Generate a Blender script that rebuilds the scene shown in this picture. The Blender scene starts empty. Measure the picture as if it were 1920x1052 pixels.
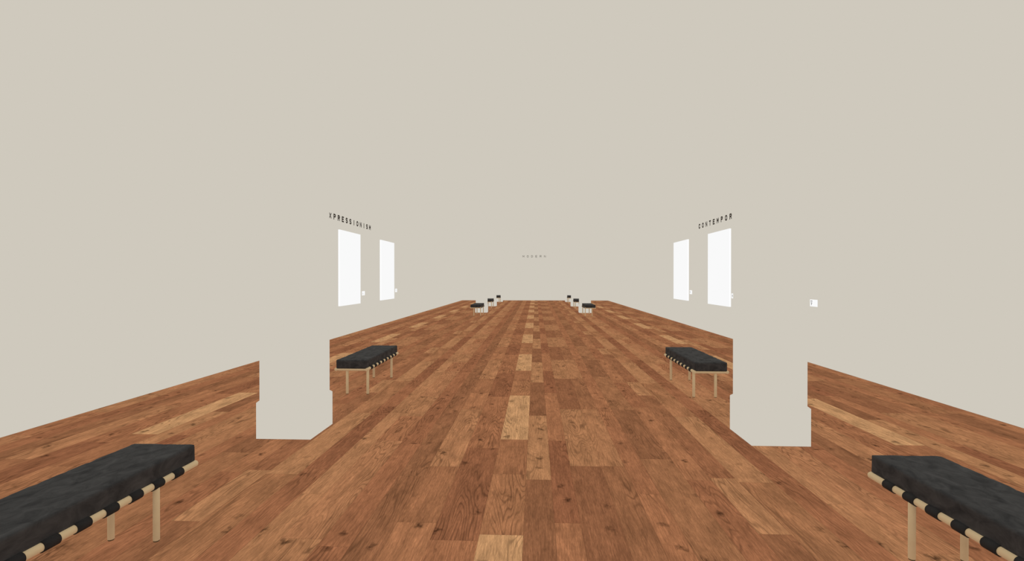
import bpy, bmesh, math, random
from mathutils import Vector, Matrix, noise

scene = bpy.context.scene
scene.view_settings.view_transform = 'Standard'
scene.view_settings.look = 'None'
COL = scene.collection

def s2l(c):
    out = []
    for v in c:
        v = v / 255.0
        out.append(v / 12.92 if v <= 0.04045 else ((v + 0.055) / 1.055) ** 2.4)
    return out

# ------------------------------------------------------------ materials
def flat_mat(name, rgb):
    m = bpy.data.materials.new(name)
    m.use_nodes = True
    nt = m.node_tree
    b = nt.nodes['Principled BSDF']
    b.inputs['Base Color'].default_value = (0, 0, 0, 1)
    b.inputs['Roughness'].default_value = 1.0
    b.inputs['Specular IOR Level'].default_value = 0.0
    b.inputs['Emission Color'].default_value = (*s2l(rgb), 1)
    b.inputs['Emission Strength'].default_value = 1.0  # even glow stands in for lighting
    return m

M_WALL = flat_mat('luminous_plaster', (207, 201, 189))  # glow is added; these wall and ceiling surfaces also light the benches
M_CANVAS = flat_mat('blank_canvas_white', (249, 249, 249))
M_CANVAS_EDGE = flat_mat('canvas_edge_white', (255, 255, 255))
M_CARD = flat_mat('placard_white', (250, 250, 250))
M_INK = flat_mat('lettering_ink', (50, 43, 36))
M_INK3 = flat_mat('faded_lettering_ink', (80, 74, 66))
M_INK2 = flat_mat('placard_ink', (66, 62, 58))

def wood_frame_mat():
    m = bpy.data.materials.new('pale_wood_pole')
    m.use_nodes = True
    nt = m.node_tree; N = nt.nodes; L = nt.links
    b = N['Principled BSDF']
    tc = N.new('ShaderNodeTexCoord')
    nz = N.new('ShaderNodeTexNoise'); nz.inputs['Scale'].default_value = 14
    nz.inputs['Detail'].default_value = 4
    L.new(tc.outputs['Object'], nz.inputs['Vector'])
    cr = N.new('ShaderNodeValToRGB')
    cr.color_ramp.elements[0].position = 0.3; cr.color_ramp.elements[0].color = (*s2l((198, 176, 140)), 1)
    cr.color_ramp.elements[1].position = 0.7; cr.color_ramp.elements[1].color = (*s2l((203, 182, 146)), 1)
    L.new(nz.outputs['Fac'], cr.inputs['Fac'])
    L.new(cr.outputs['Color'], b.inputs['Base Color'])
    L.new(cr.outputs['Color'], b.inputs['Emission Color'])
    b.inputs['Emission Strength'].default_value = 0.25  # slight added glow lightens the poles
    b.inputs['Roughness'].default_value = 0.75
    b.inputs['Specular IOR Level'].default_value = 0.12
    return m

def suede_mat(name, lo, hi, bump=0.25):
    m = bpy.data.materials.new(name)
    m.use_nodes = True
    nt = m.node_tree; N = nt.nodes; L = nt.links
    b = N['Principled BSDF']
    tc = N.new('ShaderNodeTexCoord')
    mp = N.new('ShaderNodeMapping'); mp.inputs['Scale'].default_value = (1.6, 1.0, 1.6)
    L.new(tc.outputs['Object'], mp.inputs['Vector'])
    nz = N.new('ShaderNodeTexNoise'); nz.inputs['Scale'].default_value = 8
    nz.inputs['Detail'].default_value = 8; nz.inputs['Distortion'].default_value = 0.8
    nz.inputs['Roughness'].default_value = 0.6
    L.new(mp.outputs['Vector'], nz.inputs['Vector'])
    cr = N.new('ShaderNodeValToRGB')
    cr.color_ramp.elements[0].position = 0.3; cr.color_ramp.elements[0].color = (*s2l(lo), 1)
    cr.color_ramp.elements[1].position = 0.72; cr.color_ramp.elements[1].color = (*s2l(hi), 1)
    L.new(nz.outputs['Fac'], cr.inputs['Fac'])
    L.new(cr.outputs['Color'], b.inputs['Base Color'])
    bp = N.new('ShaderNodeBump'); bp.inputs['Strength'].default_value = bump
    bp.inputs['Distance'].default_value = 0.008
    L.new(nz.outputs['Fac'], bp.inputs['Height'])
    L.new(bp.outputs['Normal'], b.inputs['Normal'])
    b.inputs['Roughness'].default_value = 0.9
    b.inputs['Specular IOR Level'].default_value = 0.1
    return m

M_POLE = wood_frame_mat()
M_SUEDE = suede_mat('charcoal_suede', (50, 51, 54), (83, 84, 87), 0.3)
M_STRAP = suede_mat('black_leather_strap', (46, 46, 48), (62, 62, 64))
M_GLIDE = suede_mat('dark_glide', (110, 96, 74), (130, 112, 88))

def floor_mat():
    m = bpy.data.materials.new('oak_planks')
    m.use_nodes = True
    nt = m.node_tree; N = nt.nodes; L = nt.links
    b = N['Principled BSDF']
    tone = N.new('ShaderNodeAttribute'); tone.attribute_name = 'tone'
    seed = N.new('ShaderNodeAttribute'); seed.attribute_name = 'seed'
    edge = N.new('ShaderNodeAttribute'); edge.attribute_name = 'edge'
    tc = N.new('ShaderNodeTexCoord')
    add = N.new('ShaderNodeVectorMath'); add.operation = 'ADD'
    L.new(tc.outputs['Object'], add.inputs[0]); L.new(seed.outputs['Vector'], add.inputs[1])
    P = add.outputs['Vector']
    def mapped(sx, sy):
        mp = N.new('ShaderNodeMapping'); mp.inputs['Scale'].default_value = (sx, sy, 1)
        L.new(P, mp.inputs['Vector']); return mp.outputs['Vector']
    def noise_(vec, scale, detail=3, dist=0.0, rough=0.5):
        n = N.new('ShaderNodeTexNoise'); n.inputs['Scale'].default_value = scale
        n.inputs['Detail'].default_value = detail; n.inputs['Distortion'].default_value = dist
        n.inputs['Roughness'].default_value = rough
        L.new(vec, n.inputs['Vector']); return n.outputs['Fac']
    def math_(op, a, b_=None, c=None, clamp=False):
        n = N.new('ShaderNodeMath'); n.operation = op; n.use_clamp = clamp
        for i, v in enumerate((a, b_, c)):
            if v is None: continue
            if isinstance(v, (int, float)): n.inputs[i].default_value = v
            else: L.new(v, n.inputs[i])
        return n.outputs[0]
    def rng(v, a, b_, c, d):
        n = N.new('ShaderNodeMapRange')
        L.new(v, n.inputs[0])
        for i, k in enumerate((a, b_, c, d)): n.inputs[i + 1].default_value = k
        return n.outputs[0]
    broad = noise_(mapped(7.0, 2.2), 1.3, 6, 0.4, 0.62)
    fine = noise_(mapped(85, 4.5), 1.0, 6, 0.5, 0.72)
    pores = noise_(mapped(230, 20), 1.0, 3, 0.0, 0.7)
    # cathedral grain: contour lines of a stretched noise field
    field = noise_(mapped(4.6, 0.55), 1.0, 2.2, 0.25, 0.45)
    ph = math_('MULTIPLY', field, 165.0)
    sn = math_('SINE', ph)
    line = rng(sn, 0.25, 1.0, 0.0, 1.0)
    lmask = rng(noise_(mapped(2.4, 0.5), 1.0, 2), 0.46, 0.60, 0.08, 1.0)
    line = math_('MULTIPLY', line, lmask)
    line = math_('MULTIPLY', line, rng(pores, 0.35, 0.6, 0.5, 1.15))
    # thin drying cracks
    crk = noise_(mapped(26, 1.1), 1.0, 2, 0.5, 0.6)
    crack = rng(math_('ABSOLUTE', math_('SUBTRACT', crk, 0.5)), 0.0, 0.012, 1.0, 0.0)
    cm = rng(noise_(mapped(3.5, 2.4), 1.0, 2), 0.60, 0.68, 0.0, 1.0)
    crack = math_('MULTIPLY', crack, cm)
    # knots
    vor = N.new('ShaderNodeTexVoronoi'); vor.inputs['Scale'].default_value = 1.0
    vor.voronoi_dimensions = '2D'
    vor.inputs['Randomness'].default_value = 1.0
    dn = N.new('ShaderNodeTexNoise'); dn.inputs['Scale'].default_value = 20; dn.inputs['Detail'].default_value = 4
    L.new(P, dn.inputs['Vector'])
    sc = N.new('ShaderNodeVectorMath'); sc.operation = 'SCALE'; sc.inputs['Scale'].default_value = 0.45
    L.new(dn.outputs['Color'], sc.inputs[0])
    ad2 = N.new('ShaderNodeVectorMath'); ad2.operation = 'ADD'
    L.new(mapped(4.0, 3.0), ad2.inputs[0]); L.new(sc.outputs[0], ad2.inputs[1])
    L.new(ad2.outputs[0], vor.inputs['Vector'])
    knot = rng(vor.outputs['Distance'], 0.0, 0.15, 1.0, 0.0)
    sepc = N.new('ShaderNodeSeparateColor'); L.new(vor.outputs['Color'], sepc.inputs[0])
    kmask = rng(sepc.outputs[0], 0.5, 0.95, 0.0, 1.0)
    knot = math_('MULTIPLY', knot, kmask)
    # seams
    es = N.new('ShaderNodeSeparateColor'); L.new(edge.outputs['Color'], es.inputs[0])
    mn = math_('MINIMUM', es.outputs[0], es.outputs[1])
    mn = math_('MINIMUM', mn, es.outputs[2])
    mn = math_('MINIMUM', mn, edge.outputs['Alpha'])
    seam = rng(mn, 0.0006, 0.003, 1.0, 0.0)
    f = rng(broad, 0.3, 0.7, 0.76, 1.22)
    f = math_('MULTIPLY', f, rng(fine, 0.3, 0.7, 0.72, 1.28))
    f = math_('MULTIPLY', f, rng(pores, 0.3, 0.7, 0.76, 1.24))
    f = math_('MULTIPLY', f, rng(line, 0.0, 1.0, 1.06, 0.62))
    f = math_('MULTIPLY', f, rng(knot, 0.0, 1.0, 1.0, 0.2))
    f = math_('MULTIPLY', f, rng(crack, 0.0, 1.0, 1.0, 0.35))
    f = math_('MULTIPLY', f, rng(seam, 0.0, 1.0, 1.0, 0.78))
    mul = N.new('ShaderNodeVectorMath'); mul.operation = 'SCALE'
    L.new(tone.outputs['Color'], mul.inputs[0]); L.new(f, mul.inputs['Scale'])
    b.inputs['Base Color'].default_value = (0, 0, 0, 1)
    b.inputs['Roughness'].default_value = 1
    b.inputs['Specular IOR Level'].default_value = 0
    L.new(mul.outputs['Vector'], b.inputs['Emission Color'])
    b.inputs['Emission Strength'].default_value = 1.0  # planks glow by themselves in place of lighting; no shadows land here
    return m
M_FLOOR = floor_mat()

# ------------------------------------------------------------ helpers
def add_box(bm, lo, hi, mi=0):
    (x0, y0, z0), (x1, y1, z1) = lo, hi
    v = [bm.verts.new(p) for p in ((x0,y0,z0),(x1,y0,z0),(x1,y1,z0),(x0,y1,z0),(x0,y0,z1),(x1,y0,z1),(x1,y1,z1),(x0,y1,z1))]
    for f in ((0,3,2,1),(4,5,6,7),(0,1,5,4),(1,2,6,5),(2,3,7,6),(3,0,4,7)):
        fc = bm.faces.new([v[i] for i in f]); fc.material_index = mi

def to_mesh(bm, name, mats, smooth=False):
    bmesh.ops.recalc_face_normals(bm, faces=bm.faces)
    me = bpy.data.meshes.new(name)
    bm.to_mesh(me); bm.free()
    for m in mats: me.materials.append(m)
    if smooth:
        for p in me.polygons: p.use_smooth = True
    return me

def new_obj(name, me, loc=(0,0,0), parent=None, **props):
    o = bpy.data.objects.new(name, me)
    COL.objects.link(o)
    o.location = loc
    if parent: o.parent = parent
    for k, v in props.items(): o[k] = v
    return o

def cyl(bm, p0, p1, r, seg=20, bev=0.0, mi=0):
    p0 = Vector(p0); p1 = Vector(p1); d = (p1 - p0); Ln = d.length; d.normalize()
    q = d.to_track_quat('Z', 'Y').to_matrix()
    prof = [(0, r)] if bev == 0 else [(0, r - bev), (bev * 0.35, r - bev * 0.35), (bev, r)]
    prof2 = [(Ln - a, b) for a, b in reversed(prof)]
    rings = []
    for a, b in prof + prof2:
        rings.append([bm.verts.new(p0 + q @ Vector((b * math.cos(2*math.pi*i/seg), b * math.sin(2*math.pi*i/seg), a))) for i in range(seg)])
    for A, B in zip(rings[:-1], rings[1:]):
        for i in range(seg):
            f = bm.faces.new((A[i], A[(i+1) % seg], B[(i+1) % seg], B[i])); f.material_index = mi; f.smooth = True
    bm.faces.new(list(reversed(rings[0]))).material_index = mi
    bm.faces.new(rings[-1]).material_index = mi

# ------------------------------------------------------------ room shell
HW = 5.285; YB = 37.2; YN = -3.0; H = 7.5; T = 0.15
def structure(name, lo, hi, label, mat=M_WALL):
    bm = bmesh.new(); add_box(bm, lo, hi)
    return new_obj(name, to_mesh(bm, name, [mat]), kind='structure', label=label, category=name.split('_')[0])
structure('wall_left', (-HW-T, YN, 0), (-HW, YB, H), 'long plain warm off-white gallery wall')
structure('wall_right', (HW, YN, 0), (HW+T, YB, H), 'long plain warm off-white gallery wall')
structure('wall_back', (-HW-T, YB, 0), (HW+T, YB+T, H), 'plain warm off-white end wall of the gallery')
structure('wall_front', (-HW-T, YN-T, 0), (HW+T, YN, H), 'plain warm off-white end wall of the gallery')
structure('ceiling', (-HW-T, YN-T, H), (HW+T, YB+T, H+T), 'plain warm off-white ceiling')

# floor: planked mesh with a repeating 3.8 m lay pattern
random.seed(21)
PER = 3.8
widths = [0.274] + [0.2, 0.17, 0.26, 0.2, 0.17, 0.27, 0.2, 0.2, 0.27, 0.2, 0.17, 0.26, 0.2, 0.2, 0.26]
rem = PER - sum(widths); widths.append(rem)
cols = []
def tone_rgb(k, g=0.0):
    D = (132, 86, 59); Mi = (154, 104, 71); Li = (168, 119, 82)
    a, b_ = (D, Mi) if k < 0 else (Mi, Li)
    t = k + 1 if k < 0 else k
    c = [a[i] + (b_[i] - a[i]) * t for i in range(3)]
    return [c[0], c[1] + 1.8 * g, c[2] + 1 * g]
for ci, w in enumerate(widths):
    if ci == 0:
        planks = [(0.0, 1.91, (184, 138, 96)), (1.91, 2.9, tone_rgb(0.1)), (2.9, 3.8, tone_rgb(-0.3))]
        off = 0.0
    else:
        off = random.uniform(0, PER)
        cuts = random.choice([(1.9, 1.9), (2.3, 1.5), (1.0, 1.9, 0.9), (2.1, 1.7), (1.9, 1.1, 0.8)])
        planks = []; y = 0
        for c in cuts:
            k = random.uniform(-0.9, 0.75)
            planks.append((y, y + c, tone_rgb(k, math.sin(ci * 2.3 + y * 3.1)))); y += c
    cols.append((w, off, [(a, b_, c, (random.uniform(0, 60), random.uniform(0, 60), random.uniform(0, 9))) for a, b_, c in planks]))
X0 = -0.266; Y0 = 5.07
bm = bmesh.new()
tl = bm.loops.layers.float_color.new('tone')
sl = bm.loops.layers.float_color.new('seed')
el = bm.loops.layers.float_color.new('edge')
for ti in range(-3, 4):
    x = X0 + ti * PER
    for w, off, planks in cols:
        xa, xb = max(x, -HW), min(x + w, HW)
        if xb - xa > 1e-4:
            for tj in range(-4, 11):
                for a, b_, c, sd in planks:
                    ya = Y0 + tj * PER + off + a; yb = ya + (b_ - a)
                    ya2, yb2 = max(ya, YN), min(yb, YB)
                    if yb2 - ya2 < 1e-4: continue
                    vs = [bm.verts.new(p) for p in ((xa, ya2, 0), (xb, ya2, 0), (xb, yb2, 0), (xa, yb2, 0))]
                    f = bm.faces.new(vs)
                    lin = s2l(c)
                    for lp in f.loops:
                        lp[tl] = (lin[0], lin[1], lin[2], 1)
                        lp[sl] = (sd[0] - ti * PER, sd[1] - tj * PER, sd[2], 1)
                        px, py = lp.vert.co.x, lp.vert.co.y
                        lp[el] = (px - xa, xb - px, py - ya2, yb2 - py)
        x += w
zb = -0.1
c4 = [bm.verts.new(p) for p in ((-HW-T, YN-T, zb), (HW+T, YN-T, zb), (HW+T, YB+T, zb), (-HW-T, YB+T, zb))]
bm.faces.new(list(reversed(c4)))
me = bpy.data.meshes.new('floor'); bm.to_mesh(me); bm.free(); me.materials.append(M_FLOOR)
new_obj('floor', me, kind='structure', label='warm brown oak plank floor with knots and grain', category='floor')

# ------------------------------------------------------------ pillars
def pillar_meshes():
    R = 0.276; r = 0.2535; hb = 0.362
    bm = bmesh.new()
    prof = [(R, 0), (R, hb - 0.004), (R - 0.004, hb), (r, hb + 0.016)]
    rings = [[bm.verts.new((sx*a, sy*a, z)) for sx, sy in ((-1,-1),(1,-1),(1,1),(-1,1))] for a, z in prof]
    for A, B in zip(rings[:-1], rings[1:]):
        for i in range(4): bm.faces.new((A[i], A[(i+1)%4], B[(i+1)%4], B[i]))
    bm.faces.new(list(reversed(rings[0]))); bm.faces.new(rings[-1])
    base = to_mesh(bm, 'plinth', [M_WALL])
    bm = bmesh.new(); add_box(bm, (-r, -r, hb + 0.016), (r, r, H))
    return base, to_mesh(bm, 'shaft', [M_WALL])
PB, PS = pillar_meshes()
for y in (5.251, 24.08, 29.58, 35.18):
    for s in (-1, 1):
        dx = -0.04 if y > 20 else 0
        e = new_obj('pillar', None, (s*2.4235 + dx, y + (0.012 if s > 0 and y < 10 else 0), 0),
                    label='square off-white pillar on a low square plinth beside a bench',
                    category='pillar', group='square gallery pillars')
        new_obj('plinth', PB, parent=e); new_obj('shaft', PS, parent=e)

# ------------------------------------------------------------ benches
BX = 2.43; BL = 1.572; ZR = 0.346; RR = 0.0215
XI = 2.222; XO = 2.652
def bench_parts(s):
    """s=-1: bench whose aisle side faces +x ; mirrored for s=+1"""
    def X(a): return s * (a - BX)
    parts = []
    bm = bmesh.new(); cyl(bm, (0, 0, 0), (0, BL, 0), RR, 24, 0.008)
    rail = to_mesh(bm, 'rail', [M_POLE])
    for xx in (XI, XO): parts.append(('rail', rail, (X(xx), 0, ZR), None))
    bm = bmesh.new(); cyl(bm, (X(XI), 0, 0), (X(XO), 0, 0), RR * 0.98, 24, 0.004)
    bar = to_mesh(bm, 'crossbar', [M_POLE])
    for yy in (0.024, BL - 0.024): parts.append(('crossbar', bar, (0, yy, ZR), None))
    bm = bmesh.new(); cyl(bm, (X(XI), 0, 0), (X(XO), 0, 0), 0.0145, 16, 0.002)
    bar2 = to_mesh(bm, 'crossbar', [M_POLE])
    parts.append(('crossbar', bar2, (0, 1.205, ZR - 0.004), None))
    bm = bmesh.new(); cyl(bm, (0,0,0.008), (0,0,ZR-0.008), 0.0185, 20, 0.002)
    leg = to_mesh(bm, 'leg', [M_POLE])
    bm = bmesh.new(); cyl(bm, (0,0,0), (0,0,0.0085), 0.0168, 20, 0.003)
    glide = to_mesh(bm, 'foot_glide', [M_GLIDE])
    for xx in (XI - 0.002, 2.507):
        for yy in (0.045, 1.205):
            parts.append(('leg', leg, (X(xx), yy, 0), ('foot_glide', glide)))
    # strap: one ribbon wrapped round both rails and across the top
    w = 0.082
    rs = RR + 0.006; ri = RR + 0.0004
    def path(rad):
        pts = []
        for i in range(19):
            a = math.radians(-20 - 250 * i / 18)
            pts.append((XI + rad * math.cos(a), ZR + rad * math.sin(a)))
        for i in range(19):
            a = math.radians(90 - 250 * i / 18)
            pts.append((XO + rad * math.cos(a), ZR + rad * math.sin(a)))
        return pts
    Po, Pi = path(rs), path(ri)
    loop = Po + list(reversed(Pi))
    bm = bmesh.new()
    A = [bm.verts.new((X(px), -w/2, pz)) for px, pz in loop]
    B = [bm.verts.new((X(px), w/2, pz)) for px, pz in loop]
    n = len(loop); m_ = len(Po)
    for i in range(n):
        bm.faces.new((A[i], A[(i+1)%n], B[(i+1)%n], B[i])).smooth = True
    for S in (A, B):
        for i in range(m_ - 1):
            bm.faces.new((S[i], S[i+1], S[n-2-i], S[n-1-i]))
    strap = to_mesh(bm, 'strap', [M_STRAP])
    for k in range(8):
        parts.append(('strap', strap, (0, 1.380 - 0.1725 * k, 0), None))
    # cushion
    cx0, cx1 = sorted((X(2.220), X(2.648)))
    cy0, cy1 = 0.002, 1.562
    cz0, cz1 = 0.3555, 0.477
    nx, ny, nz_ = 18, 66, 7
    bm = bmesh.new()
    cc = Vector(((cx0+cx1)/2, (cy0+cy1)/2, (cz0+cz1)/2)); hs = Vector(((cx1-cx0)/2, (cy1-cy0)/2, (cz1-cz0)/2))
    grid = {}
    def vert(i, j, k):
        key = (i, j, k)
        if key in grid: return grid[key]
        p = Vector(((2*i/nx - 1) * hs.x, (2*j/ny - 1) * hs.y, (2*k/nz_ - 1) * hs.z))
        rad = 0.009
        inner = Vector([max(-(hs[a]-rad), min(hs[a]-rad, p[a])) for a in range(3)])
        d = p - inner
        if d.length > rad:
            p = inner + d.normalized() * rad
        u = (p.y + hs.y) / (2*hs.y) * 9; v = (p.x + hs.x) / (2*hs.x) * 2
        du = abs(u - round(u)); dv = abs(v - round(v))
        groove = math.exp(-(du/0.11)**2) if 0.3 < u < 8.7 else 0
        groove2 = math.exp(-(dv/0.10)**2) if 0.4 < v < 1.6 else 0
        q = p + cc
        n1 = noise.noise(q * 9.0) * 0.002 + noise.noise(q * 24.0) * 0.0012
        if k >= nz_ - 1:
            p.z += -0.0025 * max(groove, groove2) + n1
        if i in (0, nx): p.x += (n1*0.8 - 0.0015*groove) * (1 if i else -1)
        if j in (0, ny): p.y += n1*0.8 * (1 if j else -1)
        grid[key] = bm.verts.new(p + cc)
        return grid[key]
    for i in range(nx):
        for j in range(ny):
            bm.faces.new((vert(i,j,0), vert(i,j+1,0), vert(i+1,j+1,0), vert(i+1,j,0)))
            bm.faces.new((vert(i,j,nz_), vert(i+1,j,nz_), vert(i+1,j+1,nz_), vert(i,j+1,nz_)))
    for i in range(nx):
        for k in range(nz_):
            bm.faces.new((vert(i,0,k), vert(i+1,0,k), vert(i+1,0,k+1), vert(i,0,k+1)))
            bm.faces.new((vert(i,ny,k), vert(i,ny,k+1), vert(i+1,ny,k+1), vert(i+1,ny,k)))
    for j in range(ny):
        for k in range(nz_):
            bm.faces.new((vert(0,j,k), vert(0,j,k+1), vert(0,j+1,k+1), vert(0,j+1,k)))
            bm.faces.new((vert(nx,j,k), vert(nx,j+1,k), vert(nx,j+1,k+1), vert(nx,j,k+1)))
    parts.append(('cushion', to_mesh(bm, 'cushion', [M_SUEDE], True), (0,0,0), None))
    return parts
BP = {s: bench_parts(s) for s in (-1, 1)}
for y in (1.80, 6.92, 21.7, 27.1, 32.7):
    for s in (-1, 1):
        dx = -0.045 if y > 20 else 0
        if 5 < y < 10: dx = -0.012
        lab = 'low bench, charcoal suede cushion on strapped pale pole frame'
        e = new_obj('bench', None, (s*BX + dx, y + (0.02 if s > 0 and 5 < y < 10 else 0), 0), label=lab, category='bench', group='strapped gallery benches')
        for nm, me, loc, sub in BP[s]:
            o = new_obj(nm, me, loc, e)
            if sub: new_obj(sub[0], sub[1], (0,0,0), o)

# ------------------------------------------------------------ blank canvases
def canvas(s, y0, y1, lab):
    bm = bmesh.new()
    D = 0.05; z0, z1 = 0.84, 2.93
    add_box(bm, (0, 0, 0), (D, y1-y0, z1-z0), 1)
    for f in bm.faces:
        c = f.calc_center_median()
        if abs(c.x - (D if s < 0 else 0)) < 1e-5: f.material_index = 0
    bmesh.ops.bevel(bm, geom=list(bm.edges), offset=0.003, segments=1, affect='EDGES')
    me = to_mesh(bm, 'canvas', [M_CANVAS, M_CANVAS_EDGE])
    x = -HW if s < 0 else HW - D
    new_obj('canvas', me, (x, y0, z0), label=lab, category='picture', group='blank canvases on the side walls')
canvas(-1, 13.70, 15.34, 'tall blank white canvas under expressionism lettering')
canvas(-1, 17.42, 19.06, 'tall blank white canvas beside a small placard')
canvas(1, 13.90, 15.60, 'tall blank white canvas under contemporary lettering')
canvas(1, 17.66, 19.42, 'tall blank white canvas beside a small placard')

# ------------------------------------------------------------ lettering
def arc(cx, cy, rx, ry, a0, a1, n=8):
    return [(cx + rx*math.cos(math.radians(a0+(a1-a0)*i/n)), cy + ry*math.sin(math.radians(a0+(a1-a0)*i/n))) for i in range(n+1)]
G = {
 'E': [[(1,0),(0,0),(0,1),(1,1)], [(0,.52),(.85,.52)]],
 'X': [[(0,0),(1,1)], [(0,1),(1,0)]],
 'P': [[(0,0),(0,1),(.6,1)] + arc(.6,.76,.4,.24,90,-90) + [(0,.52)]],
 'R': [[(0,0),(0,1),(.6,1)] + arc(.6,.76,.4,.24,90,-90) + [(0,.52)], [(.5,.52),(1,0)]],
 'S': [arc(.5,.76,.5,.24,20,270,10) + arc(.5,.26,.5,.26,90,-160,10)],
 'I': [[(.5,0),(.5,1)]],
 'O': [arc(.5,.68,.5,.32,0,180) + arc(.5,.32,.5,.32,180,360) + [(1,.68)]],
 'N': [[(0,0),(0,1),(1,0),(1,1)]],
 'M': [[(0,0),(0,1),(.5,.35),(1,1),(1,0)]],
 'C': [arc(.5,.70,.5,.30,0,180) + arc(.5,.30,.5,.30,180,360)],
 'T': [[(.5,0),(.5,1)], [(0,1),(1,1)]],
 'A': [[(0,0),(.5,1),(1,0)], [(.2,.33),(.8,.33)]],
 'Y': [[(0,1),(.5,.5),(1,1)], [(.5,.5),(.5,0)]],
 'D': [[(0,0),(0,1),(.45,1)] + arc(.45,.5,.55,.5,90,-90) + [(0,0)]],
 '7': [[(0,1),(1,1),(.35,0)]],
 'H': [[(0,0),(0,1)],[(1,0),(1,1)],[(0,.5),(1,.5)]],
 '.': [[(.4,0),(.6,0)]],
 '1': [[(.2,.8),(.5,1),(.5,0)]],
 '2': [arc(.5,.72,.5,.28,160,-30)+[(0,0),(1,0)]],
 '5': [[(1,1),(0,1),(0,.55),(.5,.6)]+arc(.5,.3,.5,.3,90,-150)],
}
def glyph(ch, w, h, t, d, name, mat):
    bm = bmesh.new()
    if ch in 'NM': t = t * 0.85
    for pl in G[ch]:
        pts = [Vector((t/2 + x*(w-t), t/2 + y*(h-t))) for x, y in pl]
        if ch == 'I': pts = [Vector((w/2, p.y)) for p in pts]
        for a, b_ in zip(pts[:-1], pts[1:]):
            dr = (b_ - a)
            if dr.length < 1e-6: continue
            dr.normalize(); n = Vector((-dr.y, dr.x)) * t/2
            ext = dr * t/2 * (0.9 if (b_ - a).length > t else 0.35)
            q = [a - ext - n, b_ + ext - n, b_ + ext + n, a - ext + n]
            F = [bm.verts.new((min(max(p.x, 0), w), -d, min(max(p.y, 0), h))) for p in q]
            B = [bm.verts.new((min(max(p.x, 0), w), 0, min(max(p.y, 0), h))) for p in q]
            fs = [F, list(reversed(B))] + [[F[i], B[i], B[(i+1)%4], F[(i+1)%4]] for i in range(4)]
            for f in fs: bm.faces.new(f)
    return to_mesh(bm, name, [mat])
def place_word(text, loc, rotz, pitch, lab, w=0.15, t=0.038, h=0.158, mat=M_INK):
    e = new_obj('wall_lettering', None, loc, label=lab, category='lettering', group='room title lettering')
    e.rotation_euler = (0, 0, rotz)
    for i, ch in enumerate(text):
        new_obj('letter', glyph(ch, w, h, t, 0.003, 'letter', mat), (i*pitch, 0, 0), e)
place_word('EXPRESSIONISM', (-HW, 12.80, 3.166), math.radians(90), 0.291, 'dark brown capital letters reading EXPRESSIONISM on the wall')
place_word('CONTEMPORARY', (HW, 16.61, 3.176), math.radians(-90), 0.325, 'dark brown capital letters reading CONTEMPORARY on the wall')
place_word('MODERN', (-0.87, YB, 3.12), 0, 0.311, 'dark brown capital letters reading MODERN on the end wall', w=0.13, t=0.022, h=0.152, mat=M_INK3)

# ------------------------------------------------------------ placards
def placard(s, ystart, rows, zc=1.137, w=0.24, h=0.13):
    """ystart = Y of the reading-left edge"""
    bm = bmesh.new()
    add_box(bm, (0, -0.012, 0), (w, 0, h), 0)
    o = new_obj('placard', to_mesh(bm, 'placard', [M_CARD]), (s*HW, ystart, zc - h/2),
                label='small white wall placard with tiny dark print', category='sign', group='picture placards')
    o.rotation_euler = (0, 0, math.radians(90 if s < 0 else -90))
    for (ch, x, z, gw, gh, t) in rows:
        new_obj('printed_mark', glyph(ch, gw, gh, t, 0.001, 'printed_mark', M_INK2), (x, -0.012, z), o)
placard(-1, 15.60, [('1', .05, .03, .03, .045, .012), ('.', .12, .03, .03, .03, .012)])
placard(-1, 19.34, [('2', .05, .05, .03, .045, .012)])
placard(1, 9.945, [('H', .028, .088, .02, .024, .007), ('H', .060, .088, .016, .024, .007), ('7', .032, .022, .042, .05, .012)])
placard(1, 13.84, [('5', .05, .04, .04, .05, .010)])
placard(1, 17.54, [('5', .05, .04, .04, .05, .012)])

# ------------------------------------------------------------ light & camera
w = bpy.data.worlds.new('world'); scene.world = w; w.use_nodes = True
w.node_tree.nodes['Background'].inputs[0].default_value = (*s2l((207,201,188)), 1)
w.node_tree.nodes['Background'].inputs[1].default_value = 1.0

cam = bpy.data.cameras.new('camera'); cam.sensor_width = 36; cam.lens = 18.0
cam.clip_start = 0.05; cam.clip_end = 200
co = bpy.data.objects.new('camera', cam); COL.objects.link(co)
co.location = (0.085, 0, 1.6)
co.rotation_euler = (math.radians(90 - 0.239), 0, math.radians(2.654))
scene.camera = co
